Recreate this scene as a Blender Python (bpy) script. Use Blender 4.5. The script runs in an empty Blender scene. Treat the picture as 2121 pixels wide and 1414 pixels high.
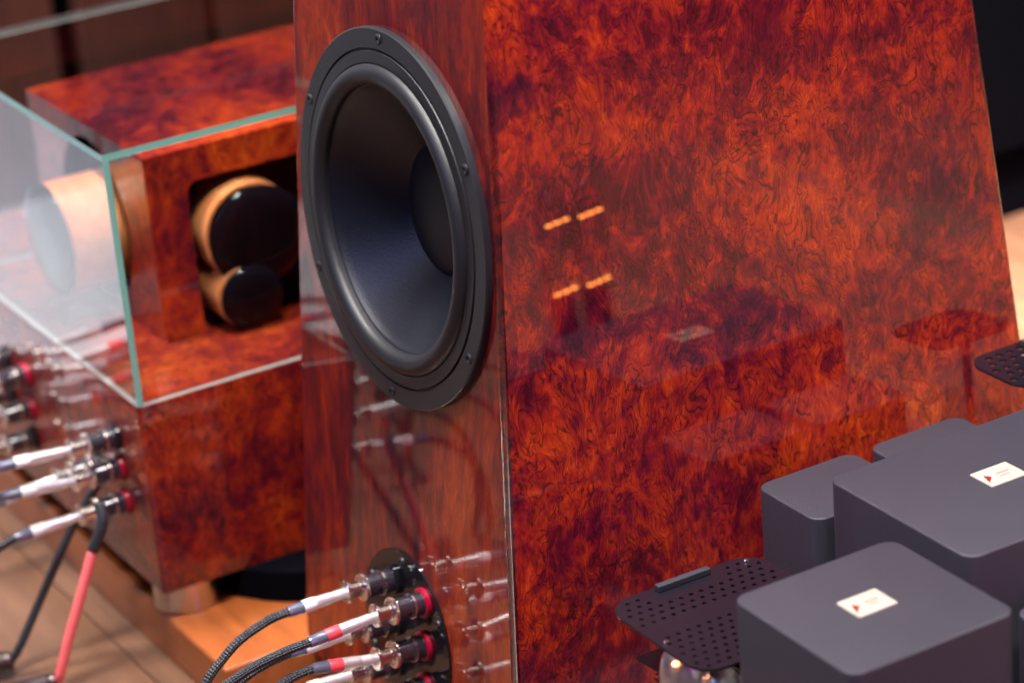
import bpy, bmesh, math, random
from mathutils import Vector, Matrix
random.seed(7)
R = math.radians
sc = bpy.context.scene
COL = sc.collection
# ------------------------------------------------------------------ camera
RX = Vector((0.5125055, 0.85503772, -0.07904817)); DN = Vector((0.30021243, -0.26466871, -0.91641856)); FW = Vector((-0.80449401, 0.44593831, -0.39233712))
cd = bpy.data.cameras.new('camera'); cam = bpy.data.objects.new('camera', cd); COL.objects.link(cam)
cam.matrix_world = Matrix(((RX.x, -DN.x, -FW.x, 1.53326536), (RX.y, -DN.y, -FW.y, -0.84112496), (RX.z, -DN.z, -FW.z, 1.13774737), (0, 0, 0, 1)))
cd.sensor_width = 36; cd.lens = 100; cd.clip_start = 0.05; cd.clip_end = 60
cd.dof.use_dof = True; cd.dof.focus_distance = 1.965; cd.dof.aperture_fstop = 4.0; cd.dof.aperture_blades = 0
sc.camera = cam
# ------------------------------------------------------------------ world and lamps
w = bpy.data.worlds.new('World'); sc.world = w; w.use_nodes = True
bg = w.node_tree.nodes['Background']; bg.inputs[0].default_value = (.45, .42, .80, 1); bg.inputs[1].default_value = .07
sc.view_settings.view_transform = 'Standard'; sc.view_settings.look = 'None'; sc.view_settings.exposure = -.22; sc.view_settings.gamma = 1

def lamp(name, loc, target, power, size, col=(1, 1, 1), shape='DISK', size_y=None, spread=180):
    d = bpy.data.lights.new(name, 'AREA'); d.energy = power; d.shape = shape; d.size = size; d.color = col; d.spread = R(spread)
    if size_y: d.size_y = size_y
    o = bpy.data.objects.new(name, d); COL.objects.link(o); o.location = loc
    o.rotation_euler = (Vector(target) - Vector(loc)).to_track_quat('-Z', 'Y').to_euler()
    return o
lamp('ceiling_panel', (.40, -.27, 2.5), (.10, .16, .72), 18.5, .60, (1, .95, .90), spread=62)
lamp('ceiling_panel', (-.66, -.18, 2.3), (-.60, -.02, .3), 9, .28, (1, .92, .84), spread=52)
lamp('spot_lamp', (-.1, -1.3, 2.3), (-.3, -.15, .15), 12, .06, (1, .97, .95))
lamp('spot_lamp', (-.9, -.9, 2.3), (-.4, -.1, .2), 12, .05, (1, .97, .95))
lamp('spot_lamp', (1.4, .9, 2.4), (.1, .3, .9), 8, .06, (1, .95, .9))
lamp('floor_spot', (1.25, 1.25, 2.3), (1.0, 1.05, 0), 50, .4, (1, .90, .80), spread=58)
lamp('floor_spot', (-.30, .95, 2.2), (-.48, .93, 0), 16, .2, (1, .88, .8), spread=28)
lamp('wall_washer', (-.95, -.75, 1.7), (-1.42, -.42, .15), 10, .3, (.93, .96, 1), spread=75)
lamp('violet_light', (-.2, -1.7, 1.7), (-.1, 0, .3), 9, .35, (.30, .36, 1))
lamp('violet_light', (1.9, .1, .8), (.0, .15, .1), .9, .3, (.8, .06, .6), spread=60)  # unseen magenta fill, added to tint the lower side panel

# ------------------------------------------------------------------ material helpers
class NT:
    def __init__(s, name):
        s.m = bpy.data.materials.new(name); s.m.use_nodes = True; s.t = s.m.node_tree
        s.b = s.t.nodes['Principled BSDF']; s.out = s.t.nodes['Material Output']
    def n(s, typ, ins=None, **kw):
        nd = s.t.nodes.new(typ)
        for k, v in kw.items(): setattr(nd, k, v)
        for k, v in (ins or {}).items(): s.set(nd.inputs[k], v)
        return nd
    def set(s, sock, v):
        if isinstance(v, bpy.types.NodeSocket): s.t.links.new(v, sock)
        elif isinstance(v, bpy.types.Node): s.t.links.new(v.outputs[0], sock)
        else: sock.default_value = v
    def math(s, op, a, b=None, c=None, clamp=False):
        nd = s.t.nodes.new('ShaderNodeMath'); nd.operation = op; nd.use_clamp = clamp
        s.set(nd.inputs[0], a)
        if b is not None: s.set(nd.inputs[1], b)
        if c is not None: s.set(nd.inputs[2], c)
        return nd.outputs[0]
    def vm(s, op, a, b=None):
        nd = s.t.nodes.new('ShaderNodeVectorMath'); nd.operation = op; s.set(nd.inputs[0], a)
        if b is not None:
            if op == 'SCALE': s.set(nd.inputs['Scale'], b)
            else: s.set(nd.inputs[1], b)
        return nd.outputs[0]
    def noise(s, vec, scale, detail=2, rough=.5, dist=0, color=False):
        nd = s.n('ShaderNodeTexNoise', {'Vector': vec, 'Scale': scale, 'Detail': detail, 'Roughness': rough, 'Distortion': dist})
        return nd.outputs['Color' if color else 'Fac']
    def ramp(s, fac, stops, interp='LINEAR'):
        nd = s.t.nodes.new('ShaderNodeValToRGB'); s.set(nd.inputs[0], fac); cr = nd.color_ramp; cr.interpolation = interp
        while len(cr.elements) < len(stops): cr.elements.new(.5)
        for e, (p, c) in zip(cr.elements, stops):
            e.position = p; e.color = (c, c, c, 1) if isinstance(c, (int, float)) else (*c, 1)
        return nd.outputs[0]
    def mix(s, fac, a, b, mode='MIX'):
        nd = s.t.nodes.new('ShaderNodeMix'); nd.data_type = 'RGBA'; nd.blend_type = mode
        s.set(nd.inputs[0], fac)
        for sock, v in ((nd.inputs[6], a), (nd.inputs[7], b)):
            s.set(sock, (*v, 1) if isinstance(v, tuple) and len(v) == 3 else v)
        return nd.outputs[2]
    def P(s, **kw):
        for k, v in kw.items():
            k = {'base': 'Base Color', 'rough': 'Roughness', 'metal': 'Metallic', 'coat': 'Coat Weight', 'coatr': 'Coat Roughness', 'spec': 'Specular IOR Level', 'normal': 'Normal', 'trans': 'Transmission Weight', 'ior': 'IOR', 'aniso': 'Anisotropic', 'emit': 'Emission Color', 'emits': 'Emission Strength', 'alpha': 'Alpha', 'coatior': 'Coat IOR'}[k]
            s.set(s.b.inputs[k], (*v, 1) if isinstance(v, tuple) and len(v) == 3 else v)
        return s.m
    def bump(s, h, strength, dist):
        return s.n('ShaderNodeBump', {'Height': h, 'Strength': strength, 'Distance': dist}).outputs[0]

def plain(name, base, rough, grain=0.0, gscale=400, **kw):
    t = NT(name); co = t.n('ShaderNodeTexCoord').outputs['Object']
    nz = t.noise(co, 35, 5, .6); f = t.ramp(nz, [(.3, .95), (.7, 1.04)])
    base_c = t.mix(1.0, base, f, 'MULTIPLY')
    t.P(base=base_c, rough=t.math('ADD', rough - .015, t.math('MULTIPLY', nz, .03)), **kw)
    if grain: t.P(normal=t.bump(t.noise(co, gscale, 3, .6), grain, .001))
    return t.m

def burl(name, seed=0.0, stretch=.70, vivid=1.0, cior=1.66, fibre=.55, clouds=(.6, .6, 1.0), lines=1.0):
    t = NT(name); co = t.n('ShaderNodeTexCoord').outputs['Object']
    p0 = t.vm('ADD', co, (seed, seed * .7, seed * 1.3))
    p = t.vm('MULTIPLY', p0, (1, 1, stretch))
    wn = t.vm('SUBTRACT', t.noise(p, 12, 2, .5, color=True), (.5, .5, .5))
    q = t.vm('ADD', p, t.vm('SCALE', wn, .050))
    wn2 = t.vm('SUBTRACT', t.noise(q, 55, 2, .6, color=True), (.5, .5, .5))
    q2 = t.vm('ADD', q, t.vm('SCALE', wn2, .013))
    wn3 = t.vm('SUBTRACT', t.noise(p, 210, 2, .6, color=True), (.5, .5, .5))
    q3 = t.vm('ADD', q2, t.vm('SCALE', wn3, .0030))
    pc = t.vm('ADD', t.vm('MULTIPLY', p0, clouds), t.vm('SCALE', wn2, .03))
    cloud = t.noise(pc, 11, 4, .62)                 # level bands of light and dark figure
    mott = t.noise(q2, 70, 3, .6)
    fleck = t.noise(q3, 150, 3, .6)
    v = t.math('ADD', t.math('MULTIPLY', cloud, .50), t.math('ADD', t.math('MULTIPLY', mott, .44), t.math('MULTIPLY', fleck, .22)))
    v = t.math('ADD', v, t.math('MULTIPLY', t.math('SUBTRACT', t.noise(p0, 3.4, 2, .5), .5), .38))
    v = t.math('SUBTRACT', v, .112)
    c = t.ramp(v, [(.33, (.090, .003, .012)), (.41, (.20, .007, .016)), (.48, (.38, .022, .010)), (.56, (.56, .048, .008)), (.66, (.72, .105, .010)), (.80, (.88, .18, .03))])
    pu = t.ramp(t.noise(pc, 15, 3, .6), [(.50, 0.0), (.68, 1.0)])
    c = t.mix(t.math('MULTIPLY', pu, .8), c, t.mix(1.0, c, (.42, .22, 1.5), 'MULTIPLY'))
    # growth lines: contours of a warped field, only here and there
    ql = t.vm('MULTIPLY', q3, (1, 1, .62))
    f1 = t.noise(ql, 30, 1.2, .5)
    fr = t.math('FRACT', t.math('MULTIPLY', f1, 26))
    d = t.math('ABSOLUTE', t.math('SUBTRACT', fr, .5))
    gate = t.ramp(t.noise(q, 38, 2, .5), [(.38, 0.0), (.52, 1.0)])
    line = t.math('MULTIPLY', t.ramp(d, [(.0, 1.0), (.05, .8), (.13, 0.0)]), gate)
    band = t.math('MULTIPLY', t.math('MULTIPLY', t.ramp(fr, [(0, 0.0), (.5, 1.0), (.54, 0.0), (1, 0.0)]), gate), .30)
    # bold ink-dark cracks
    f2 = t.noise(ql, 78, 1.0, .5)
    d2 = t.math('ABSOLUTE', t.math('SUBTRACT', t.math('FRACT', t.math('MULTIPLY', f2, 5)), .5))
    gate2 = t.ramp(t.noise(q2, 42, 2, .6), [(.47, 0.0), (.56, 1.0)])
    line2 = t.math('MULTIPLY', t.ramp(d2, [(.0, 1.0), (.05, .85), (.10, 0.0)]), gate2)
    # eyes
    vo = t.n('ShaderNodeTexVoronoi', {'Vector': t.vm('MULTIPLY', q3, (1, 1, .8)), 'Scale': 120, 'Randomness': 1.0})
    eye = t.math('MULTIPLY', t.ramp(vo.outputs['Distance'], [(.10, 1.0), (.26, 0.0)]), t.ramp(t.noise(p, 40, 1, .5), [(.45, 0.0), (.58, 1.0)]))
    ring = t.math('MULTIPLY', t.ramp(t.math('ABSOLUTE', t.math('SUBTRACT', vo.outputs['Distance'], .36)), [(0, 1.0), (.05, 0.0)]), t.ramp(t.noise(p, 33, 1, .5), [(.56, 0.0), (.64, .8)]))
    fb = t.noise(t.vm('MULTIPLY', q3, (1, 1, .035 / stretch)), 800, 2, .6)
    stroke = t.math('MULTIPLY', t.ramp(t.noise(t.vm('MULTIPLY', q3, (1, 1, .13 / stretch)), 230, 3, .65), [(.56, 0.0), (.70, 1.0)]), t.ramp(t.noise(pc, 26, 2, .5), [(.42, .15), (.58, 1.0)]))
    dark = t.math('MAXIMUM', t.math('MULTIPLY', line, .85 * lines), t.math('MULTIPLY', line2, .66 * lines))
    dark = t.math('MAXIMUM', dark, t.math('MULTIPLY', eye, .7 * lines))
    dark = t.math('MAXIMUM', dark, t.math('MULTIPLY', ring, .5 * lines))
    dark = t.math('MAXIMUM', dark, band)
    dark = t.math('MAXIMUM', dark, t.math('MULTIPLY', stroke, .5 * lines))
    c = t.mix(dark, c, (.020, .003, .005))
    c = t.mix(fibre, c, t.mix(1.0, c, t.ramp(fb, [(.3, .35), (.7, 1.65)]), 'MULTIPLY'))
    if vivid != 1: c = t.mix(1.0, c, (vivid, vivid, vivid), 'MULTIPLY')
    t.P(base=c, rough=.5, spec=.15, coat=1.0, coatr=.012, coatior=cior)
    return t.m

M = {}
M['burl'] = burl('burl_veneer', 0.0, vivid=1.06)
M['burl_dark'] = burl('burl_veneer_orange', 3.7)
M['burl_crate'] = burl('burl_veneer_shaded', 5.2, vivid=.55)  # darkened veneer copy: the shade on the bass cabinet is in its colour
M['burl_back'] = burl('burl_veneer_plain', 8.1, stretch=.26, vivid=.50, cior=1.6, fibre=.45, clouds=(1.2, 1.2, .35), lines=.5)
M['black'] = plain('satin_black_metal', (.011, .011, .015), .42, .05)
M['rubber'] = plain('black_rubber', (.008, .008, .012), .5, .05)
M['cone'] = plain('black_cone', (.0035, .004, .010), .38, .25, 900)
M['pit'] = plain('matt_black', (.002, .002, .004), .9, spec=.03)
M['gloss_black'] = plain('gloss_black', (.006, .006, .008), .06, spec=.6)
M['cap'] = plain('horn_cap_lacquer', (.003, .003, .005), .05, spec=.2)
M['nickel'] = plain('polished_nickel', (.95, .86, .79), .18, metal=1.0)
M['gold'] = plain('gold_plate', (.85, .55, .28), .25, metal=1.0)
M['silver'] = plain('satin_silver', (.95, .95, .97), .33, metal=.8)
M['steel'] = plain('brushed_steel', (.62, .60, .58), .3, metal=1.0)
M['red'] = plain('red_plastic', (.30, .002, .024), .3)
M['band_red'] = plain('coral_red_tape', (.85, .06, .09), .4)
M['band_white'] = plain('white_tape', (.85, .83, .84), .4)
M['sleeve'] = plain('smoky_heatshrink', (.10, .11, .17), .18, coat=.8)
M['cable_pink'] = plain('salmon_red_cable', (.92, .15, .16), .45)
M['cable_black'] = plain('black_cable_jacket', (.02, .022, .03), .5)
M['barrel'] = plain('dark_brown_barrel', (.035, .015, .015), .3)
M['amp'] = plain('grey_black_powder_coat', (.031, .029, .044), .50, .5, 1400, spec=.6)
M['amp_side'] = M['amp']
M['guard'] = plain('dark_guard_metal', (.010, .008, .014), .25, spec=.6)
M['ivory'] = plain('ivory_plate', (.50, .44, .36), .3)
M['maroon'] = plain('maroon_enamel', (.25, .02, .02), .35)
M['pale_wall'] = plain('pale_grey_wall', (.62, .63, .66), .7)
M['orange_wood'] = None

def woodlike(name, c1, c2, axis=(1, 12, 12), scale=9, rough=.35, coat=.0, bump=.1):
    t = NT(name); co = t.n('ShaderNodeTexCoord').outputs['Object']
    info = t.n('ShaderNodeObjectInfo').outputs['Random']
    p = t.vm('ADD', t.vm('MULTIPLY', co, axis), t.vm('SCALE', (7, 3, 5), info))
    n1 = t.noise(p, scale, 6, .6, .4); n2 = t.noise(t.vm('MULTIPLY', co, axis), scale * 14, 3, .6)
    f = t.math('ADD', t.math('MULTIPLY', n1, .75), t.math('MULTIPLY', n2, .25))
    c = t.ramp(f, [(.34, c1), (.62, c2)])
    c = t.mix(1.0, c, t.ramp(info, [(0, .72), (1, 1.15)]), 'MULTIPLY')
    t.P(base=c, rough=rough, coat=coat, coatr=.12, normal=t.bump(f, bump, .001)); return t.m
M['floor'] = woodlike('floor_oak', (.11, .052, .030), (.19, .095, .055), (1.2, 12, 12), 4, .32, .3)
M['sleeve_wood'] = woodlike('maple_ring', (.66, .18, .06), (.84, .29, .11), (1, 6, 6), 12, .3, .5)
M['plinth'] = woodlike('orange_plinth_wood', (.20, .048, .012), (.34, .090, .020), (1, 10, 10), 6, .35, .4)
M['wallboard'] = woodlike('brown_wall_board', (.065, .018, .012), (.15, .046, .030), (10, 10, 1), 3, .5)

def braid():
    t = NT('black_braided_sleeve'); uv = t.n('ShaderNodeTexCoord').outputs['UV']
    s = t.n('ShaderNodeSeparateXYZ', {0: uv})
    a = t.math('ADD', t.math('MULTIPLY', s.outputs[0], 420), t.math('MULTIPLY', s.outputs[1], 12))
    b = t.math('SUBTRACT', t.math('MULTIPLY', s.outputs[0], 420), t.math('MULTIPLY', s.outputs[1], 12))
    sa = t.math('SINE', t.math('MULTIPLY', a, 3.14159)); sb = t.math('SINE', t.math('MULTIPLY', b, 3.14159))
    m = t.math('MULTIPLY', sa, sb); k = t.ramp(m, [(.70, 0.0), (.85, 1.0)])
    c = t.mix(k, (.012, .013, .018), (.20, .23, .30))
    t.P(base=c, rough=.4, normal=t.bump(m, .6, .0008)); return t.m
M['braid'] = braid()

def glass(name='clear_pane', tint=(.93, .97, .96), boost=1.9):
    t = NT(name); t.t.nodes.remove(t.b)
    tr = t.n('ShaderNodeBsdfTransparent', {'Color': (*tint, 1)}); gl = t.n('ShaderNodeBsdfGlossy', {'Roughness': .004})
    fr = t.n('ShaderNodeFresnel', {'IOR': 1.5}).outputs[0]; geo = t.n('ShaderNodeNewGeometry')
    f = t.math('MULTIPLY', t.math('MULTIPLY', fr, boost), t.math('SUBTRACT', 1.0, geo.outputs['Backfacing']), clamp=True)
    mx = t.n('ShaderNodeMixShader', {0: f, 1: tr, 2: gl}); t.t.links.new(mx.outputs[0], t.out.inputs[0]); return t.m
M['glass'] = glass()
M['front_glass'] = glass('clear_front_pane', (.93, .97, .96), .8)
M['tube_glass'] = glass('tube_glass', (.92, .90, .88), 2.2)
def edge():
    t = NT('green_glass_edge'); t.P(base=(.20, .52, .43), rough=.3, coat=.6); return t.m
M['edge'] = edge()
t = NT('pale_glass_rim'); M['rim'] = t.P(base=(.22, .21, .21), rough=.4, coat=.5)
t = NT('filament_glow'); M['glow'] = t.P(base=(.1, .02, 0), emit=(1, .28, .05), emits=55)

# ------------------------------------------------------------------ mesh helpers
def link(name, me, mat=None, parent=None, mw=None):
    o = bpy.data.objects.new(name, me); COL.objects.link(o)
    if mat is not None:
        for m in (mat if isinstance(mat, (list, tuple)) else [mat]): me.materials.append(m)
    if mw is not None: o.matrix_world = mw
    if parent is not None:
        pm = parent.get('_m'); o.parent = parent
        o.matrix_parent_inverse = Matrix.Identity(4)
    return o
def tag(o, label=None, cat=None, group=None, kind=None):
    if label: o['label'] = label
    if cat: o['category'] = cat
    if group: o['group'] = group
    if kind: o['kind'] = kind
    return o
def empty(name, loc=(0, 0, 0)):
    o = bpy.data.objects.new(name, None); COL.objects.link(o); o.location = loc; o.empty_display_size = .05; return o
def mesh(bm, name='m', smooth=None):
    bmesh.ops.recalc_face_normals(bm, faces=bm.faces)
    me = bpy.data.meshes.new(name); bm.to_mesh(me); bm.free()
    if smooth is True:
        me.polygons.foreach_set('use_smooth', [True] * len(me.polygons))
    return me
def lathe_bm(prof, seg=48, M4=None, bm=None, close=True):
    bm = bm or bmesh.new(); rings = []
    for r, h in prof:
        if r <= 1e-6: vs = [bm.verts.new((0, 0, h))]
        else: vs = [bm.verts.new((r * math.cos(2 * math.pi * i / seg), r * math.sin(2 * math.pi * i / seg), h)) for i in range(seg)]
        if M4 is not None:
            for v in vs: v.co = M4 @ v.co
        rings.append(vs)
    for a, b in zip(rings, rings[1:]):
        for i in range(seg):
            j = (i + 1) % seg
            if len(a) == 1 and len(b) == 1: continue
            if len(a) == 1: f = bm.faces.new((a[0], b[i], b[j]))
            elif len(b) == 1: f = bm.faces.new((a[i], a[j], b[0]))
            else: f = bm.faces.new((a[i], a[j], b[j], b[i]))
            f.smooth = True
    return bm
def sharp(me, ang=35):
    me.set_sharp_from_angle(angle=R(ang))
def lathe(name, prof, mat, parent=None, M4=None, seg=48, ang=35):
    bm = lathe_bm(prof, seg, M4); me = mesh(bm); sharp(me, ang); return link(name, me, mat, parent)
def rloop(x0, x1, y0, y1, r, n=8):
    out = []
    for cx, cy, a0 in ((x1 - r, y1 - r, 0), (x0 + r, y1 - r, 90), (x0 + r, y0 + r, 180), (x1 - r, y0 + r, 270)):
        for i in range(n + 1):
            a = R(a0 + 90 * i / n); out.append((cx + r * math.cos(a), cy + r * math.sin(a)))
    return out
def rrbox(name, x0, x1, y0, y1, z0, z1, r, e, mat, parent=None, n=8):
    bm = bmesh.new(); levels = [(0, z0), (0, z1 - e)]
    for k in range(1, 5):
        a = R(90 * k / 4); levels.append((e * (1 - math.cos(a)), z1 - e + e * math.sin(a)))
    rings = [[bm.verts.new((x, y, z)) for x, y in rloop(x0 + i, x1 - i, y0 + i, y1 - i, max(r - i, .0004), n)] for i, z in levels]
    for a, b in zip(rings, rings[1:]):
        for i in range(len(a)):
            j = (i + 1) % len(a); f = bm.faces.new((a[i], a[j], b[j], b[i])); f.smooth = True
    bm.faces.new(rings[-1]); bm.faces.new(rings[0][::-1])
    me = mesh(bm); sharp(me, 40); return link(name, me, mat, parent)
def box(name, x0, x1, y0, y1, z0, z1, mat, parent=None, bev=0.0):
    bm = bmesh.new(); bmesh.ops.create_cube(bm, size=1)
    for v in bm.verts: v.co = Vector(((x0 + x1) / 2 + v.co.x * (x1 - x0), (y0 + y1) / 2 + v.co.y * (y1 - y0), (z0 + z1) / 2 + v.co.z * (z1 - z0)))
    if bev: bmesh.ops.bevel(bm, geom=bm.edges[:], offset=bev, segments=2, profile=.5, affect='EDGES')
    me = mesh(bm); return link(name, me, mat, parent)
def fill_loops(bm, loops3d):
    """planar face with holes; loops3d: lists of BMVerts"""
    es = []
    for vs in loops3d:
        for i in range(len(vs)):
            a, b = vs[i], vs[(i + 1) % len(vs)]
            e = bm.edges.get((a, b)) or bm.edges.new((a, b)); es.append(e)
    return bmesh.ops.triangle_fill(bm, use_beauty=True, use_dissolve=False, edges=es)
def catmull(pts, n=10):
    P = [Vector(p) for p in pts]; P = [2 * P[0] - P[1]] + P + [2 * P[-1] - P[-2]]; out = []
    for i in range(1, len(P) - 2):
        for k in range(n):
            t = k / n; a, b, c, d = P[i - 1:i + 3]
            out.append(.5 * ((2 * b) + (c - a) * t + (2 * a - 5 * b + 4 * c - d) * t * t + (3 * b - a - 3 * c + d) * t ** 3))
    out.append(P[-2]); return out
def sweep(name, pts, rad, mat, parent=None, seg=20, n=12, raw=False):
    P = [Vector(p) for p in pts] if raw else catmull(pts, n)
    bm = bmesh.new(); uvl = bm.loops.layers.uv.new('uv'); rings = []; L = 0; Ls = []
    up = Vector((.31, .2, .93))
    for i, p in enumerate(P):
        tdir = (P[min(i + 1, len(P) - 1)] - P[max(i - 1, 0)]).normalized()
        a = tdir.cross(up).normalized(); b = tdir.cross(a)
        if i: L += (p - P[i - 1]).length
        Ls.append(L); r = rad(L) if callable(rad) else rad
        rings.append([bm.verts.new(p + a * r * math.cos(2 * math.pi * k / seg) + b * r * math.sin(2 * math.pi * k / seg)) for k in range(seg)])
    for i in range(len(rings) - 1):
        for k in range(seg):
            j = (k + 1) % seg; f = bm.faces.new((rings[i][k], rings[i][j], rings[i + 1][j], rings[i + 1][k])); f.smooth = True
            for lp, uv in zip(f.loops, ((Ls[i], k / seg), (Ls[i], (k + 1) / seg), (Ls[i + 1], (k + 1) / seg), (Ls[i + 1], k / seg))): lp[uvl].uv = uv
    bm.faces.new(rings[0][::-1]); bm.faces.new(rings[-1])
    me = mesh(bm); return link(name, me, mat, parent)
def frame_from(p, d):
    """matrix: local Z along d at p"""
    d = Vector(d).normalized(); q = d.to_track_quat('Z', 'Y'); return Matrix.Translation(Vector(p)) @ q.to_matrix().to_4x4()

# ------------------------------------------------------------------ the setting: floor and walls
floor = box('floor', -1.5, 5.0, -2.6, 4.4, -.06, -.006, M['pit']); tag(floor, kind='structure')
pl_mesh = {}
y = -2.6; row = 0
while y < 4.3:
    x = -1.5 - random.random() * .9
    while x < 5.0:
        L = 2.1; xa, xb = max(x, -1.5), min(x + L, 5.0)
        if xb - xa > .05:
            box('plank', xa + .0008, xb - .0008, y + .0008, y + .1292, -.006, random.uniform(-.0004, 0), M['floor'], floor, .0008)
        x += L
    y += .13
back = box('wall', -1.62, -1.53, -2.6, 4.4, -.06, 2.7, M['pit']); tag(back, kind='structure')
yy = .14; k = 0
for wdt, gap in ((.135, .03), (.16, .012), (.15, .035), (.17, .01), (.2, .012), (.2, .012), (.2, .03), (.2, .012), (.2, .012), (.25, .012), (.25, .012), (.25, .012)):
    box('board', -1.53, -1.505 + (k % 3) * .004, yy, yy + wdt, 0.0, 2.6, M['wallboard'], back, .003); yy += wdt + gap; k += 1
rg = box('pale_platform', -1.499, -1.02, -.62, -.235, 0, .022, M['pale_wall'], None, .003); tag(rg, 'low pale platform on the floor outside the left edge, mirrored in the glass case', 'platform')
yy = -2.55
while yy < -.75:
    box('board', -1.53, -1.505, yy, yy + .17, 0.0, 2.6, M['wallboard'], back, .003); yy += .18
pw = box('pale_wall', -1.529, -1.50, -.58, .10, .0, 2.6, M['pale_wall'], None, .004); tag(pw, kind='structure')
# ------------------------------------------------------------------ dark rack standing at the far right
rk = empty('equipment_rack', (-1.0, 1.5, 0)); tag(rk, 'dark equipment cabinet standing beyond the slanting front of the tall speaker', 'cabinet')
rrbox('body', -.28, .27, -.66, 1.2, .0, 1.3, .012, .004, M['pit'], rk)
for zz in (.08, .47, .86):
    box('drawer_front', .271, .279, -.64, .10, zz, zz + .36, M['pit'], rk, .003); box('drawer_front', .271, .279, .12, 1.18, zz, zz + .36, M['pit'], rk, .003)

# ------------------------------------------------------------------ tall loudspeaker
ZR = .395; A, B2, A3, WD, LN = .0748, .0467, .112, .302, .4296
def cs(z, ins=0.0):
    zr = z - ZR; return (-WD + B2 * zr, -B2 * zr, A * zr, LN - A3 * zr)
nrm = Vector((0, -1, A)).normalized(); upv = Vector((0, A, 1)).normalized()
def rear(x, z, off=0.0):
    """matrix on the leaning rear face"""
    p = Vector((x, A * (z - ZR), z)) + nrm * off
    return Matrix(((1, upv.x, nrm.x, p.x), (0, upv.y, nrm.y, p.y), (0, upv.z, nrm.z, p.z), (0, 0, 0, 1)))
spk = empty('tall_loudspeaker', (-.15, .2, 0)); tag(spk, 'tall loudspeaker in glossy red burl veneer with one black woofer on its narrow face', 'loudspeaker')
SO = -Vector(spk.location)
WX, WZ, WR = -.1440, .4380, .1368
def build_cabinet():
    bm = bmesh.new(); rr = .0045; levels = []
    def ring(z):
        x0, x1, y0, y1 = cs(z); return [bm.verts.new((x, yv, z)) for x, yv in rloop(x0, x1, y0, y1, rr, 5)]
    bot, top = ring(.03), ring(1.25); n = len(bot)
    # rloop corners: 0-5 (x1,y1), 6-11 (x0,y1), 12-17 (x0,y0), 18-23 (x1,y0)
    for i in range(n):
        j = (i + 1) % n
        if i == 17: continue            # the rear face is cut for the woofer
        f = bm.faces.new((bot[i], bot[j], top[j], top[i])); f.smooth = (i % 6) != 5
    Mx = rear(WX, WZ); hole = [bm.verts.new(Mx @ Vector((.122 * math.cos(a), .122 * math.sin(a), 0))) for a in [2 * math.pi * k / 64 for k in range(64)]]
    fill_loops(bm, [[bot[17], bot[18], top[18], top[17]], hole])
    inner = [bm.verts.new(v.co - nrm * .02) for v in hole]
    for i in range(64): bm.faces.new((hole[i], hole[(i + 1) % 64], inner[(i + 1) % 64], inner[i]))
    bm.faces.new(bot[::-1]); bm.faces.new(top)
    bmesh.ops.recalc_face_normals(bm, faces=bm.faces)
    for f in bm.faces:
        if abs(f.normal.dot(nrm)) > .999: f.material_index = 1
    me = mesh(bm); return me
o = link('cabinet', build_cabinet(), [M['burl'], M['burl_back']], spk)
o.location = SO
def sp(o, root=spk):
    o.location = Vector(o.location) - Vector(root.location); return o
Mw = rear(WX, WZ, .0)
T = .0055
wf = sp(lathe('woofer', [(.1368, .0002), (.1368, T - .001), (.1358, T), (.1225, T), (.1219, T - .0018), (.1209, T - .0018), (.1203, T + .0004), (.1120, T + .0006), (.1115, T - .001), (.108, -.012)], M['black'], spk, Mw, 96)); tag(wf, 'round black woofer with a ring of screws')
sur = [(.1135, T - .001)]
for k in range(0, 17):
    a = math.pi * k / 16; sur.append((.1040 + .0074 * math.cos(a), T - .001 + .0066 * math.sin(a)))
sur += [(.0965, T - .004), (.0955, T - .0045)]
def sub(o, par):
    o.parent = par; o.location = (0, 0, 0); return o
sub(lathe('surround', sur, M['rubber'], wf, Mw, 96, 50), wf)
cone = [(.0965, T - .0035), (.0955, T - .004)]
for k in range(13):
    t_ = k / 12; r_ = .0950 - (.0950 - .046) * t_; cone.append((r_, T - .005 - .040 * (t_ ** .92)))
sub(lathe('cone', cone, M['cone'], wf, Mw, 96, 50), wf)
dc = []
for k in range(12):
    a = R(90) * k / 11; dc.append((.0475 * math.cos(a), T - .0445 + .009 * math.sin(a)))
dc[-1] = (0, dc[-1][1])
sub(lathe('dust_cap', dc, M['cone'], wf, Mw, 72, 60), wf)
sc_prof = [(0.0, .0012), (.0014, .0012), (.0016, .0026), (.0030, .0030), (.0040, .0022), (.0043, .0004), (.0050, .0003), (.0051, .0001)]
scr = None
for ang in (92.5, 152, 31, 211, -31.5, -91):
    q = Mw @ Matrix.Translation((.1298 * math.cos(R(ang)), .1298 * math.sin(R(ang)), T - .0018))
    if scr is None:
        bm = lathe_bm(sc_prof, 20)
        for k in range(6):
            pass
        me_s = mesh(bm); me_s.materials.append(M['black']); sharp(me_s, 30); scr = True
    s = bpy.data.objects.new('screw', me_s); COL.objects.link(s); s.parent = wf
    s.matrix_local = Matrix.Translation(-Vector(spk.location)) @ q if False else q
# terminal plate
Mp = rear(-.1433, .1150)
tp = sp(lathe('terminal_plate', [(.0655, .0001), (.0655, .0014), (.0648, .0020), (0, .0020)], M['gloss_black'], spk, Mp, 80)); tag(tp, 'round glossy black terminal plate low on the rear face')
for ang in (92, 150, 30, 210, 330, 270):
    q = Mp @ Matrix.Translation((.0585 * math.cos(R(ang)), .0585 * math.sin(R(ang)), .0018))
    s = bpy.data.objects.new('screw', me_s); COL.objects.link(s); s.parent = tp; s.matrix_local = q @ Matrix.Scale(.8, 4)
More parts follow.
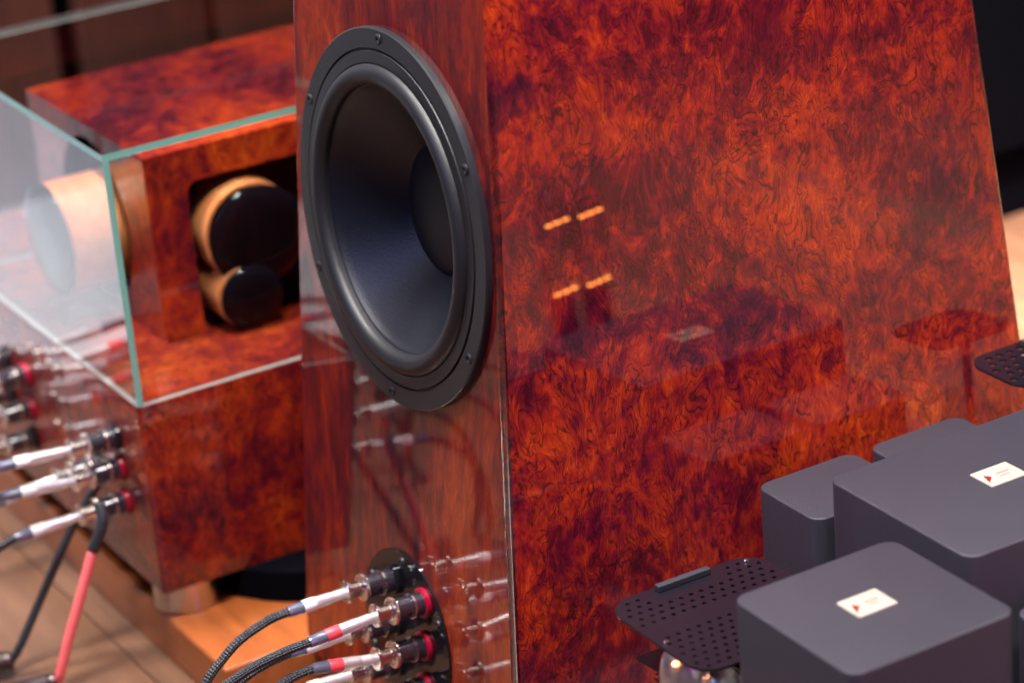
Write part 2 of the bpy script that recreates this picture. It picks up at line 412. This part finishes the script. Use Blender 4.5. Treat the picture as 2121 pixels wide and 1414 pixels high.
# binding posts -------------------------------------------------------
def knurl_ring(bm, r, h0, h1, M4, seg=44, amp=.00035):
    ra = []
    for rr_, h in ((r * .8, h0), (r, h0 + .0004), (r, h1 - .0004), (r * .8, h1)):
        ra.append([bm.verts.new(M4 @ Vector(((rr_ + (amp if i % 2 else -amp) * (rr_ == r)) * math.cos(2 * math.pi * i / seg), (rr_ + (amp if i % 2 else -amp) * (rr_ == r)) * math.sin(2 * math.pi * i / seg), h))) for i in range(seg)])
    for a, b in zip(ra, ra[1:]):
        for i in range(seg): bm.faces.new((a[i], a[(i + 1) % seg], b[(i + 1) % seg], b[i]))
post_mesh = None
def post_meshes():
    I = Matrix.Identity(4)
    bm = lathe_bm([(.0055, 0), (.0055, .028), (.0058, .0282), (.0058, .0385), (.0082, .0388), (.0088, .0393), (.0088, .0412), (.0082, .0418), (.0050, .0416), (.0034, .0402), (.0026, .0380), (.0024, .030), (0, .0299)], 32, I)
    knurl_ring(bm, .0102, .0252, .0282, I, 56)
    lathe_bm([(.0058, .0270), (.0100, .0272), (.0100, .0276), (.0058, .0279)], 32, I, bm)
    me = mesh(bm); me.materials.append(M['nickel']); sharp(me, 30)
    bm = lathe_bm([(.0060, .0034), (.0090, .0036), (.0092, .0100), (.0086, .0104), (.0086, .0120), (.0092, .0124), (.0092, .0130), (.0084, .0138), (.0084, .0240), (.0078, .0250), (.0050, .0251)], 32, I); g = mesh(bm); sharp(g, 30)
    bm = lathe_bm([(.0088, .0102), (.0095, .0104), (.0095, .0119), (.0088, .0122)], 32, I); c = mesh(bm); c.materials.append(M['nickel']); sharp(c, 30)
    bm = lathe_bm([(.0113, .0), (.0113, .0030), (.0106, .0036), (.0060, .0038)], 36, I); r_ = mesh(bm); sharp(r_, 30)
    return me, g, c, r_
PM, GM, CM, RM = post_meshes()
def grip_mat():
    t = NT('smoky_clear_grip'); return t.P(base=(.022, .018, .026), rough=.07, metal=.0, spec=.9, coat=1.0)
GM.materials.append(grip_mat())
RMr = RM.copy(); RMr.materials.append(M['red']); RMb = RM.copy(); RMb.materials.append(M['gloss_black'])
def binding_post(parent, Mloc, red):
    o = bpy.data.objects.new('binding_post', PM); COL.objects.link(o); o.parent = parent; o.matrix_local = Matrix.Translation(-Vector(parent.location)) @ Mloc
    tag(o, ('red' if red else 'black') + ' ringed nickel binding post')
    for nm, me in (('grip', GM), ('collar', CM), ('insulator_ring', RMr if red else RMb)):
        c = bpy.data.objects.new(nm, me); COL.objects.link(c); c.parent = o
    return o
posts = {}
for nm, x, z, red in (('b1', -.1587, .1539, 0), ('r1', -.1131, .1537, 1), ('b2', -.1585, .1197, 0), ('r2', -.1136, .1185, 1), ('b3', -.1585, .0855, 0), ('r3', -.1139, .0842, 1)):
    m = rear(x, z, .0021); binding_post(spk, m, red); posts[nm] = m

# ------------------------------------------------------------------ cables with plugs
def plug_cable(start, path, band, label, tail_mat='braid', group='banana plug cables on the speaker terminals', jack=.0034):
    """start = bore of the post tip; path = points of the cable from the plug's back end"""
    root = empty('speaker_cable', start); tag(root, label, 'cable', group)
    d = (Vector(path[0]) - Vector(start)); Ltot = d.length; m = Matrix.Translation((0, 0, 0)) @ frame_from((0, 0, 0), d)
    def seg(name, prof, mat, ang=30): return lathe(name, prof, mat, root, m, 28, ang)
    L = Ltot; a = .004
    e1 = L * .17; e2 = L * .36; e3 = L * .58; e4 = L * .77
    prof = [(0, -.006), (.0017, -.006), (.0019, a * .6), (.0030, a * .6), (.0034, a), (.0036, e1)]
    hh = e1; n = 5; st = (e2 - e1) * .7 / n
    for i in range(n): prof += [(.0040, hh + .0002), (.0040, hh + st * .55), (.0036, hh + st * .6), (.0036, hh + st * .95)]; hh += st
    prof += [(.0041, hh + .0005), (.0042, e2), (.0039, e2 + .0003), (.0044, e2 + .001), (.0046, e3), (.0030, e3 + .0004)]
    seg('plug', prof, M['silver'])
    seg('marker_band', [(.0035, e3 - .0002), (.0048, e3), (.0049, e3 + .0006), (.0049, e4 - .0004), (.0047, e4), (.0035, e4 + .0001)], M['band_red' if band == 'red' else 'band_white'])
    seg('sleeve', [(.0035, e4 - .0002), (.0046, e4), (.0045, (e4 + L) / 2), (.0041, L - .001), (.0039, L), (.0030, L + .0001)], M['sleeve'])
    pts = [Vector(p) - Vector(start) for p in path]
    pts = [pts[0] - d.normalized() * .004] + pts
    sweep('jacket', pts, jack, M[tail_mat], root, 20, 14)
    return root
def tip(m, h=.036): return tuple(m @ Vector((0, 0, h)))
plug_cable(tip(posts['b1']), [(-.1587, -.1085, .1569), (-.1595, -.1235, .1555), (-.1600, -.1476, .1475), (-.1600, -.1647, .1357), (-.1595, -.1790, .1229), (-.158, -.192, .100), (-.155, -.200, .07), (-.150, -.203, .03), (-.14, -.204, .0045), (-.06, -.23, .0045), (.1, -.34, .0045)], 'white', 'black braided cable on the topmost white-banded plug of the tall speaker')
plug_cable(tip(posts['r1']), [(-.1131, -.1150, .1540), (-.1135, -.1306, .1536), (-.1145, -.1541, .1503), (-.1150, -.1699, .1462), (-.1150, -.1850, .1410), (-.115, -.205, .128), (-.114, -.224, .10), (-.112, -.235, .06), (-.108, -.24, .02), (-.10, -.242, .0045), (.0, -.28, .0045), (.15, -.4, .0045)], 'red', 'black braided cable on the upper red-banded plug of the tall speaker')
plug_cable(tip(posts['b2']), [(-.1585, -.1113, .1238), (-.160, -.126, .1215), (-.163, -.145, .115), (-.166, -.162, .103), (-.168, -.176, .08), (-.168, -.185, .05), (-.165, -.19, .02), (-.16, -.192, .0045), (-.1, -.26, .0045)], 'white', 'cable on the white-banded plug half hidden behind the upper red one')
plug_cable(tip(posts['r2']), [(-.1136, -.1150, .1320), (-.1145, -.1300, .1305), (-.1150, -.1480, .1250), (-.1150, -.168, .113), (-.114, -.184, .09), (-.112, -.194, .05), (-.11, -.198, .01), (-.10, -.2, .0045), (0, -.25, .0045)], 'red', 'black braided cable on the lower red-banded plug of the tall speaker')
plug_cable(tip(posts['b3']), [(-.1585, -.112, .0905), (-.159, -.13, .088), (-.16, -.15, .078), (-.16, -.165, .05), (-.158, -.17, .02), (-.15, -.172, .0045), (-.05, -.2, .0045)], 'white', 'lowest white-banded plug cable, cut by the bottom of the picture')
plug_cable(tip(posts['r3']), [(-.1139, -.114, .0875), (-.114, -.13, .085), (-.115, -.15, .075), (-.115, -.165, .045), (-.112, -.17, .012), (-.1, -.172, .0045), (0, -.2, .0045)], 'red', 'lowest red-banded plug cable, below the other red ones')

# ------------------------------------------------------------------ left: plinth, bass cabinet, glass case, horn cabinet
pb = empty('wooden_plinth', (-.58, .12, 0)); tag(pb, 'low orange-brown wooden plinth on the floor under the left speaker', 'plinth')
rrbox('board', -.28, .2755, -.225, .30, .0, .0415, .004, .003, M['plinth'], pb)
bs = empty('bass_cabinet', (-.62, .12, .0415)); tag(bs, 'low burl bass cabinet on steel feet, black and red terminals on its glossy end', 'loudspeaker')
def bsl(x0, x1, y0, y1, z0, z1): return (x0 + .62, x1 + .62, y0 - .12, y1 - .12, z0 - .0415, z1 - .0415)
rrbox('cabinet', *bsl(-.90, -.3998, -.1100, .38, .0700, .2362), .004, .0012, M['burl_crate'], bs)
def at_(root, x, y, z): return Matrix.Translation(Vector((x, y, z)) - root.location)
for x, y in ((-.432, -.078), (-.87, -.078), (-.432, .35), (-.87, .35)):
    lathe('foot', [(0, 0), (.0262, 0), (.027, .001), (.027, .0275), (.026, .0286), (0, .0286)], M['steel'], bs, at_(bs, x, y, .0415), 48)
lathe('black_drum', [(0, .0005), (.117, .0005), (.118, .0015), (.118, .0275), (.117, .0285), (0, .0285)], M['pit'], bs, at_(bs, -.462, .062, .0415), 64)  # matt black drum in the gap between plinth and cabinet
def crate_post(x, z): return Matrix(((1, 0, 0, x), (0, 0, -1, -.1104), (0, 1, 0, z), (0, 0, 0, 1)))
cp = {}
for nm, x, z, red in (('L1', -.4545, .1923, 0), ('L2', -.4559, .1640, 1), ('L3', -.5000, .1500, 0), ('L4', -.4540, .1340, 1), ('U1', -.6542, .179, 1), ('U2', -.6557, .1462, 1), ('U3', -.6591, .1171, 0), ('U4', -.7000, .179, 0), ('U5', -.7000, .1462, 0)):
    cp[nm] = crate_post(x, z); binding_post(bs, cp[nm], red)
G2 = 'plugged cables on the bass cabinet at the left'
plug_cable(tip(cp['L1']), [(-.4545, -.2140, .1965), (-.455, -.232, .196), (-.456, -.27, .19), (-.46, -.31, .165), (-.46, -.34, .11), (-.46, -.35, .03), (-.46, -.36, .0045), (-.4, -.45, .0045)], 'white', 'topmost silver plug and cable at the left picture edge', 'braid', G2)
plug_cable(tip(cp['L2']), [(-.4559, -.2120, .1700), (-.456, -.23, .169), (-.458, -.26, .160), (-.46, -.29, .13), (-.46, -.305, .08), (-.46, -.31, .02), (-.45, -.32, .0045), (-.4, -.40, .0045)], 'white', 'silver plug with cable on the upper red-ringed post of the bass cabinet', 'braid', G2)
plug_cable(tip(cp['L3']), [(-.5000, -.212, .144), (-.5005, -.23, .140), (-.502, -.26, .125), (-.503, -.285, .09), (-.503, -.295, .04), (-.50, -.30, .0045), (-.45, -.38, .0045)], 'white', 'silver plug and cable between the two red-ringed posts at left', 'braid', G2)
plug_cable(tip(cp['L4']), [(-.4540, -.2080, .1325), (-.4545, -.225, .127), (-.456, -.25, .112), (-.458, -.27, .085), (-.458, -.28, .045), (-.455, -.285, .0045), (-.4, -.36, .0045)], 'white', 'lowest silver plug with black cable, above the salmon red cable', 'cable_black', G2)
for k, (nm, b) in enumerate((('U1', 'red'), ('U2', 'red'), ('U3', 'white'), ('U4', 'white'), ('U5', 'white'))):
    m = cp[nm]; p = m @ Vector((0, 0, 0)); x, z = p.x, p.z
    plug_cable(tip(m), [(x, -.215, z + .003), (x, -.235, z), (x, -.27, z - .02), (x, -.30, z - .06), (x, -.31, .02), (x, -.33, .0045)], b, ('red-banded plug on the highest far red-ringed post of the bass cabinet', 'red-banded plug on the second far red-ringed post of the bass cabinet', 'lowest of the far plugs at the left picture edge', 'far upper silver plug just outside the left edge', 'far lower silver plug just outside the left edge')[k], 'braid', G2)
def hang(name, pts, rad, mat, label, slv):
    root = empty(name, pts[0]); tag(root, label, 'cable'); P = [Vector(p) - Vector(pts[0]) for p in pts]
    sweep('jacket', P[slv:] if slv else P, rad, mat, root, 18, 10)
    if slv: sweep('boot', P[:slv + 1], rad * 1.15, M['cable_black'], root, 18, 10)
    d = (P[-1] - P[-2]); m = frame_from(P[-1] - d.normalized() * .002, Vector((d.x - .004, d.y - .02, d.z * .35)))
    lathe('barrel', [(0, -.001), (.0075, -.001), (.0085, .0005), (.0085, .004), (.0078, .0048), (.0088, .0056), (.0088, .040), (.0080, .042), (0, .042)], M['barrel'], root, m, 28)
hang('hanging_cable', [(-.466, -.128, .150), (-.4726, -.15, .1207), (-.4736, -.1744, .0841), (-.4748, -.1933, .0542), (-.4761, -.2124, .0243), (-.4803, -.2212, .012)], .0036, M['cable_black'], 'black cable hanging from the bass cabinet to a brown barrel on the floor', 0)
hang('hanging_cable', [(-.4140, -.148, .160), (-.4075, -.15, .1453), (-.4102, -.1605, .1229), (-.4113, -.1771, .0845), (-.413, -.1921, .0494), (-.4157, -.2014, .0226), (-.4227, -.2043, .012)], .0041, M['cable_pink'], 'salmon red cable hanging from a black boot at the lower left', 2)
# glass case
gc = empty('glass_case', (-.59, .12, .2362)); tag(gc, 'clear open glass case with green edges standing on the bass cabinet', 'glass case')
x0, x1, y0, y1, z0, z1, tk = -.7820, -.4002, -.1098, .36, .2364, .4466, .0052
def pane(name, a, axis, eb=.0007):
    bm = bmesh.new(); bmesh.ops.create_cube(bm, size=1); X0, X1, Y0, Y1, Z0, Z1 = a
    for v in bm.verts: v.co = Vector(((X0 + X1) / 2 + v.co.x * (X1 - X0), (Y0 + Y1) / 2 + v.co.y * (Y1 - Y0), (Z0 + Z1) / 2 + v.co.z * (Z1 - Z0))) - gc.location
    for f in bm.faces:
        f.normal_update(); f.material_index = 0 if abs(f.normal[axis]) > .9 else (2 if f.normal.z < -.9 or f.normal.x < -.9 or name == 'back_pane' else 1)
    return link(name, mesh(bm), [M['front_glass' if name == 'front_pane' else 'glass'], M['edge'], M['rim']], gc)
pane('top_pane', (x0, x1, y0, y1, z1 - tk, z1), 2)
pane('end_pane', (x0, x1, y0, y0 + tk, z0, z1 - tk - .0002), 1)
pane('front_pane', (x1 - tk, x1, y0 + tk + .0002, y1, z0, z1 - tk - .0002), 0)
pane('back_pane', (x0, x0 + tk, y0 + tk + .0002, y1, z0, z1 - tk - .0002), 0)
# horn cabinet inside the case
hc = empty('horn_cabinet', (-.63, .12, .2364)); tag(hc, 'burl horn cabinet with wood-ringed black horns inside the glass case', 'loudspeaker')
hx0, hx1, hy0, hy1, hz0, hz1 = -.752, -.505, -.037, .30, .2366, .3972
HO = hc.location.copy()
def horn_body():
    bm = bmesh.new(); V = lambda x, y, z: bm.verts.new(Vector((x, y, z)) - HO)
    c = {(i, j, k): V((hx0, hx1)[i], (hy0, hy1)[j], (hz0, hz1)[k]) for i in (0, 1) for j in (0, 1) for k in (0, 1)}
    bm.faces.new([c[0, 0, 1], c[1, 0, 1], c[1, 1, 1], c[0, 1, 1]]); bm.faces.new([c[0, 0, 0], c[1, 0, 0], c[1, 1, 0], c[0, 1, 0]])
    bm.faces.new([c[0, 0, 0], c[0, 1, 0], c[0, 1, 1], c[0, 0, 1]]); bm.faces.new([c[0, 1, 0], c[1, 1, 0], c[1, 1, 1], c[0, 1, 1]])
    h = [V(hx1, y, z) for y, z in oct_y]; fill_loops(bm, [[c[1, 0, 0], c[1, 1, 0], c[1, 1, 1], c[1, 0, 1]], h])
    g = [V(x, hy0, z) for x, z in circ]; fill_loops(bm, [[c[0, 0, 0], c[1, 0, 0], c[1, 0, 1], c[0, 0, 1]], g])
    return mesh(bm)
oct_y = rloop(-.001, .20, .2375, .3685, .010, 3)
circ = [(-.622 + .070 * math.cos(2 * math.pi * k / 40), .3155 + .070 * math.sin(2 * math.pi * k / 40)) for k in range(40)]
link('cabinet', horn_body(), M['burl_dark'], hc)
def recess(loop3, depthv, name):
    bm = bmesh.new(); a = [bm.verts.new(Vector(p) - HO) for p in loop3]; b = [bm.verts.new(Vector(p) - HO + depthv) for p in loop3]
    for i in range(len(a)): bm.faces.new((a[i], a[(i + 1) % len(a)], b[(i + 1) % len(a)], b[i]))
    bm.faces.new(b); return link(name, mesh(bm), M['pit'], hc)
recess([(hx1, y, z) for y, z in oct_y], Vector((-.03, 0, 0)), 'front_recess')
recess([(x, hy0, z) for x, z in circ], Vector((0, .025, 0)), 'end_recess')
def horn(p, d, r, L, name='horn_ring', off=(0, 0, 0)):
    m = frame_from(Vector(p) - HO, d)
    o = lathe(name, [(r * .985, 0), (r, .002), (r, L - .0015), (r - .0010, L - .001), (r - .003, L - .001)], M['sleeve_wood'], hc, m, 64)
    c = lathe('horn_cap', [(0, L + .0002), (r * 1.03, L + .0003), (r * 1.035, L + .002), (r * 1.0, L + .0045), (r * .7, L + .007), (r * .35, L + .0088), (0, L + .009)], M['cap'], o, Matrix.Translation(off) @ m, 64, 60)
    return o
horn((-.534, .0470, .3160), (1, 0, 0), .0425, .040, off=(0, .0045, -.0045))
horn((-.534, .0330, .2650), (1, 0, 0), .0268, .048, off=(0, .0028, -.0006))
horn((-.6200, -.013, .3070), (0, -1, 0), .0480, .068)

# ------------------------------------------------------------------ tube amplifier at the right
am = empty('tube_amplifier', (.2, .27, 0)); tag(am, 'grey-black tube amplifier with box covers and perforated tube guards at lower right', 'amplifier')
AO = am.location.copy()
def al(x0, x1, y0, y1, z0, z1): return (x0 - .2, x1 - .2, y0 - .27, y1 - .27, z0, z1)
rrbox('chassis', *al(.022, .500, -.012, .56, .012, .0950), .012, .002, M['amp'], am)
for x, y in ((.05, .02), (.46, .02), (.05, .52), (.46, .52)):
    lathe('foot', [(0, 0), (.016, 0), (.018, .002), (.018, .0119), (0, .0119)], M['pit'], am, Matrix.Translation(Vector((x, y, 0)) - AO), 24)
ZC = .0952
cov = {}
for nm, a in (('near', (.2165, .3425, .0285, .1560, ZC, .280)), ('big', (.120, .2715, .1755, .366, ZC, .280)), ('s1', (.035, .108, .1745, .260, ZC, .2427)), ('s2', (.035, .108, .2735, .357, ZC, .2422)), ('s3', (.2885, .3620, .1950, .28, ZC, .243))):
    cov[nm] = rrbox('transformer_cover', *al(*a), .011, .0016, M['amp'], am)
def badge(par, c, ax, z):
    """ivory plate: c=centre, ax=(half x, half y)"""
    cx, cy = c; hx, hy = ax
    o = rrbox('badge', cx - hx - .2, cx + hx - .2, cy - hy - .27, cy + hy - .27, z + .0001, z + .0011, .0012, .0004, M['ivory'], par, 3)
    rim = bmesh.new()
    for (a0, a1, b0, b1) in ((-1, 1, -1, -.9), (-1, 1, .9, 1), (-1, -.9, -.9, .9), (.9, 1, -.9, .9)): pass
    bm = bmesh.new()   # triangular emblem at the near-left end
    v = [bm.verts.new((cx - .2 + hx * u, cy - .27 + hy * w_, z + .00135)) for u, w_ in ((.62, -.86), (-.30, -.66), (.05, -.42))]
    bm.faces.new(v); r_ = bmesh.ops.extrude_face_region(bm, geom=bm.faces[:])
    for e in r_['geom']:
        if isinstance(e, bmesh.types.BMVert): e.co.z -= .0004
    link('emblem', mesh(bm), M['maroon'], o)
    bm = bmesh.new()
    for u0, u1, w0, w1 in ((-.18, .02, -.1, .6), (.2, .34, -.1, .45)):
        pv = [bm.verts.new((cx - .2 + hx * u, cy - .27 + hy * w_, z + .00118)) for u, w_ in ((u0, w0), (u1, w0), (u1, w1), (u0, w1))]; bm.faces.new(pv)
    link('lettering', mesh(bm), plainivory, o)
plainivory = plain('faded_badge_print', (.30, .22, .20), .35)
badge(cov['near'], (.2770, .0900), (.0118, .0150), .280)
badge(cov['big'], (.1905, .2668), (.0118, .0155), .280)
def guard(x0, x1, y0, y1, z, th, r, holes, hr, name='tube_guard', skip=None, big=None):
    bm = bmesh.new(); zo = z
    out = [bm.verts.new((x - .2, y_ - .27, zo)) for x, y_ in rloop(x0, x1, y0, y1, r, 8)]; loops = [out]
    nx, ny = holes; px = (x1 - x0 - .008) / nx; py = (y1 - y0 - .008) / ny
    for i in range(nx):
        for j in range(ny):
            hx = x0 + .004 + (i + .5) * px; hy = y0 + .004 + (j + .5 + (.25 if i % 2 else -.25)) * py
            if skip and skip(hx, hy): continue
            qx = min(hx - x0, x1 - hx); qy = min(hy - y0, y1 - hy)
            if qx < r and qy < r and math.hypot(r - qx, r - qy) > r - hr * 1.8: continue
            loops.append([bm.verts.new((hx - .2 + hr * math.cos(a), hy - .27 + hr * math.sin(a), zo)) for a in [2 * math.pi * k / 8 for k in range(8)]])
    for bx, by, br in (big or []):
        loops.append([bm.verts.new((bx - .2 + br * math.cos(a), by - .27 + br * math.sin(a), zo)) for a in [2 * math.pi * k / 32 for k in range(32)]])
    fill_loops(bm, loops)
    bmesh.ops.recalc_face_normals(bm, faces=bm.faces)
    if bm.faces[:][0].normal.z < 0: bmesh.ops.reverse_faces(bm, faces=bm.faces[:])
    me = bpy.data.meshes.new(name); bm.to_mesh(me); bm.free(); o = link(name, me, M['guard'], am)
    md = o.modifiers.new('solid', 'SOLIDIFY'); md.thickness = th; md.offset = -1; return o
g1 = guard(.096, .2125, .0075, .1290, .230, .0018, .020, (14, 14), .0018, skip=lambda x, y: (x < .112 and .035 < y < .095) or (.140 < x < .152))
box('handle', .0990 - .2, .1045 - .2, .0465 - .27, .0885 - .27, .2302, .2345, M['amp'], g1, .0006)
g2 = guard(.100, .2125, .0075, .1290, .186, .0018, .020, (2, 2), .004, 'tube_deck', big=[(.150, .035, .0195), (.190, .035, .0175), (.150, .09, .0195), (.190, .09, .0175)])
g3 = guard(.0200, .088, .376, .452, .275, .0020, .018, (6, 7), .0032)
box('handle', .0250 - .2, .0310 - .2, .425 - .27, .447 - .27, .2752, .2795, M['amp'], g3, .0006)
for x, y, z in ((.170, .062, .228), (.120, .118, .228), (.207, .062, .228), (.205, .12, .228)):
    lathe('guard_post', [(0, 0), (.0032, 0), (.0032, z - ZC), (0, z - ZC)], M['gloss_black'], am, Matrix.Translation(Vector((x, y, ZC)) - AO), 16)
lathe('guard_post', [(0, 0), (.0036, 0), (.0036, .1778), (0, .1778)], M['gloss_black'], am, Matrix.Translation(Vector((.058, .430, ZC)) - AO), 16)
for x, y, z in ((.1630, .0130, .2300), (.104, .118, .2300)):
    lathe('dome_screw', [(.0022, 0), (.0022, .0008), (.0016, .0016), (0, .0020)], M['nickel'], am, Matrix.Translation(Vector((x, y, z)) - AO), 20)
def tube(x, y, z1, r, glow=None, bead=None):
    h = z1 - ZC; m = Matrix.Translation(Vector((x, y, ZC)) - AO)
    prof = [(r * .78, .012), (r * .80, .03), (r, h * .45), (r, h * .78), (r * .93, h * .88), (r * .7, h * .95), (r * .32, h * .985), (0, h)]
    o = lathe('vacuum_tube', prof, M['tube_glass'], am, m, 36, 70)
    lathe('tube_base', [(0, 0), (r * .9, 0), (r * .9, .014), (r * .82, .016), (0, .016)], M['pit'], o, m, 32)
    if not glow: lathe('getter', [(r * .50, h * .955), (r * .86, h * .89), (r * .955, h * .80), (r * .96, h * .74)], M['silver'], o, m, 32, 70)
    lathe('anode', [(0, h * .60), (r * .55, h * .60), (r * .55, h * .25), (0, h * .25)], M['pit'], o, m, 12)
    for sx in (-1, 1):
        mm = m @ Matrix.Translation((0, sx * r * .70, 0)); lathe('support_rod', [(.0011, .02), (.0011, h * .74)], M['gold'], o, mm, 8)
    if bead:
        lathe('filament', [(0, -.0015), (.0011, -.0011), (.0015, 0), (.0011, .0011), (0, .0015)], M['glow'], o, Matrix.Translation(Vector(bead) - AO), 12)
    for g in (glow or ()):
        for dy in (-.0085, .0, .0085):
            mm = Matrix.Translation(Vector((x - r * .45, y + dy, g[0] + dy * .1)) - AO) @ Matrix.Rotation(R(90), 4, 'X'); lathe('filament', [(0, -.0030), (.0012, -.0028), (.0012, .0028), (0, .0030)], M['glow'], o, mm, 8)
tube(.1560, .0310, .2235, .0185, bead=(.1640, .0175, .2130)); tube(.194, .0340, .220, .0165); tube(.150, .09, .2235, .0185); tube(.190, .09, .218, .0170)
for yq in (.304, .338): tube(.452, yq, .345, .0165, glow=((.314,), (.252,)))
